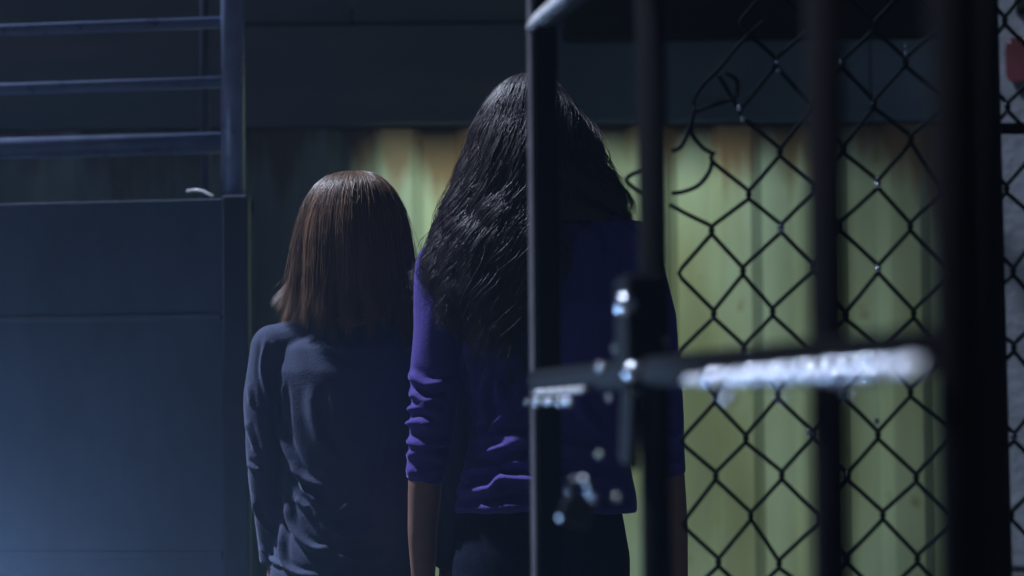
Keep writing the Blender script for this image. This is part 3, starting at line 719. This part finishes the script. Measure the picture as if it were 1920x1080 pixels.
fl = [([(921,676),(907,745),(911,773),(899,800)], .008, .009), ([(940,716),(930,742)], .008, .006), ([(980,725),(962,764),(908,815)], .009, .010),
      ([(885,828),(940,818),(1000,822),(1060,812)], .009, .009), ([(897,855),(940,840),(990,830),(1060,838),(1120,850)], .011, .014), ([(935,868),(989,866),(1050,868)], .010, .011),
      ([(872,900),(891,880),(936,873)], .009, .010), ([(850,921),(918,918),(942,897),(990,899),(1060,905),(1130,895)], .011, .014), ([(848,950),(918,948),(992,944),(1080,948),(1170,950)], .010, .011),
      ([(885,640),(890,700)], .010, .006), ([(768,700),(800,722),(845,716)], .008, .006), ([(770,735),(800,752),(840,744)], .008, .007), ([(762,770),(790,765),(830,775)], .008, .006), ([(760,797),(785,790),(815,800)], .008, .007),
      ([(760,825),(795,835),(840,826)], .008, .007), ([(760,853),(795,848),(835,858)], .007, .006), ([(762,880),(795,886),(830,880)], .006, .003),
      ([(1060,420),(1080,450),(1075,490)], .012, .006), ([(1140,410),(1158,450),(1155,490)], .011, .008), ([(1170,415),(1180,445)], .010, .006), ([(1100,700),(1085,760),(1120,810)], .01, .008), ([(870,560),(880,620),(872,680)], .012, .006),
      ([(1210,700),(1250,720)], .008, .007), ([(1215,750),(1262,765)], .008, .007), ([(1225,810),(1270,820)], .008, .007), ([(1228,860),(1275,868)], .007, .006)]
displace(sh, ridges(fl, t2))
displace(sh, lambda co, no: 0.0018*np.sin(co[:,2]*41 + 6*np.sin(co[:,0]*17+0.4)) * np.sin(co[:,0]*29 + 1))
link('top', sh, M['purple'], per2, True)
tr = MB(); tr.loft([(hipx, TY, 0.74, 0.162, 0.108), (hipx, TY, 0.84, 0.163, 0.110), (hipx, TY, 0.93, 0.148, 0.100), (hipx, TY, 0.97, 0.130, 0.088)])
for sd in (-1, 1): tr.tube([(hipx+sd*0.080, TY, 0.80), (hipx+sd*0.078, TY+0.008, 0.47), (hipx+sd*0.078, TY-0.01, 0.10)], [0.082, 0.060, 0.055], 22); tr.ball((hipx+sd*0.08, TY, 0.80), 0.081)
je = link('jeans', remeshed(tr, 0.008, 4), M['jeans'], per2, True)
shoes(hipx, TY, per2)

yk = [138, 143, 152, 168, 200, 250, 300, 350, 400, 450, 500, 560, 660]
wl = [4, 28, 45, 62, 87, 113, 127, 142, 165, 184, 196, 196, 150]
wr = [4, 28, 43, 56, 76, 104, 125, 148, 174, 188, 190, 180, 140]
dk = [4, 40, 62, 82, 102, 118, 122, 124, 128, 130, 128, 126, 122]
zk2 = np.array([zT(y) for y in yk])[::-1]; wl2 = np.array(wl)[::-1]*k_t; wr2 = np.array(wr)[::-1]*k_t; dk2 = np.array(dk)[::-1]*k_t
hx2 = xT(998, 250); hy2 = TY - 0.002
def mane(z, a, s=1.0):
    w = np.where(np.cos(a) < 0, np.interp(z, zk2, wl2), np.interp(z, zk2, wr2)); d = np.interp(z, zk2, dk2)
    return np.stack([hx2 + s*w*np.cos(a), hy2 - s*d*np.sin(a), z*np.ones_like(a)], axis=-1)
def manept(z, a, s): return tuple(mane(np.array(z), np.array(a), s))
def make_mane(N_=9500, P_=28):
    ncl = 74
    ca = np.concatenate([rng.uniform(R(-30), R(210), ncl-30), rng.uniform(R(80), R(195), 30)]); cs = rng.uniform(0.84, 1.05, ncl)
    cph = 3.2*ca + rng.uniform(0, 2.2, ncl); cam_ = rng.uniform(0.7, 1.4, ncl); cwl = rng.uniform(0.11, 0.19, ncl)
    cl = rng.integers(0, ncl, N_); jit = rng.normal(0, 1, N_); js = rng.normal(0, 1, N_)
    a = ca[cl]
    z0 = zT(140) - np.abs(rng.normal(0, 0.012, N_)); z0 = np.where(rng.random(N_) < 0.3, z0 - rng.uniform(0, 0.08, N_), z0)
    cye = np.interp(np.degrees(ca), [-30, 55, 80, 100, 140, 165, 210], [430, 430, 560, 655, 645, 575, 552]) + rng.normal(0, 30, ncl)
    yend = cye[cl] - np.abs(rng.normal(0, 20, N_))
    ze = np.array([zT(y) for y in yend])
    t = np.linspace(0, 1, P_); drop = (t**1.45)[None, :]
    Z = z0[:, None] + (ze - z0)[:, None]*drop
    tight = np.interp(t, [0, 0.25, 0.7, 1], [1.2, 1.0, 0.62, 0.35])        # locks gather towards the tips
    A = a[:, None] + 0.080*jit[:, None]*tight
    # right-hand hair swings forward over the shoulder
    low = np.clip((zT(330) - Z)/0.10, 0, 1)
    A = A - np.where(a[:, None] < R(72), low*R(85), 0)
    Sx = cs[cl][:, None] + 0.026*js[:, None]*tight
    P = mane(Z, A, 1.0); c0 = np.stack([np.full_like(Z, hx2), np.full_like(Z, hy2), Z], -1)
    P = c0 + (P - c0)*Sx[..., None]
    amp = np.interp(t, [0, 0.2, 0.5, 1], [0.0, 0.003, 0.013, 0.024])[None, :]*cam_[cl][:, None]
    ph = 2*np.pi*(z0[:, None] - Z)/cwl[cl][:, None] + cph[cl][:, None] + 0.25*jit[:, None]
    tang = np.stack([-np.sin(A), -np.cos(A), np.zeros_like(A)], -1); radl = np.stack([np.cos(A), -np.sin(A), np.zeros_like(A)], -1)
    P += tang*(amp*np.sin(ph))[..., None] + radl*(0.7*amp*np.cos(ph))[..., None]
    # loose curls at the tips on the left
    k = np.clip((t - 0.8)/0.2, 0, 1)[None, :]*(np.degrees(a)[:, None] > 140)
    P[..., 0] += k*0.022*np.sin(5*k + cph[cl][:, None]) - 0.012*k; P[..., 2] += k*0.014*np.cos(5*k + cph[cl][:, None])
    P += rng.normal(0, 0.001, (N_, 1, 3))
    fly = rng.random(N_) < 0.09
    P[fly] += (rng.normal(0, 0.012, (fly.sum(), 1, 3)) * t[None, :, None]**1.5)
    shade = np.clip(0.38 + rng.normal(0, 0.22, ncl)[cl] + rng.normal(0, 0.15, N_), 0, 1)
    return strand_mesh('h', P, rng.uniform(0.0003, 0.00065, N_), shade)
hz = np.linspace(zT(142), zT(420), 24)
hair_object('hair', [shell(manept, hz, shrink=0.86, a0=R(15), a1=R(205)), make_mane()], M['hair_dark'], per2)

# ------------------------------------------------------------------ damp night air
hzm = bpy.data.materials.new('damp_air'); hzm.use_nodes = True; nt = hzm.node_tree; nt.nodes.clear()
ov = nt.nodes.new('ShaderNodeOutputMaterial'); pv = nt.nodes.new('ShaderNodeVolumePrincipled')
pv.inputs['Color'].default_value = (0.80, 0.88, 1.0, 1); pv.inputs['Density'].default_value = 0.003; pv.inputs['Anisotropy'].default_value = 0.7
nt.links.new(pv.outputs[0], ov.inputs['Volume'])
hb = MB().box((0, 0, 2.5), (124, 124, 7.0)).build('haze', hzm); hb['kind'] = 'stuff'; tag(hb, 'thin damp bluish night air over the whole yard', 'haze')
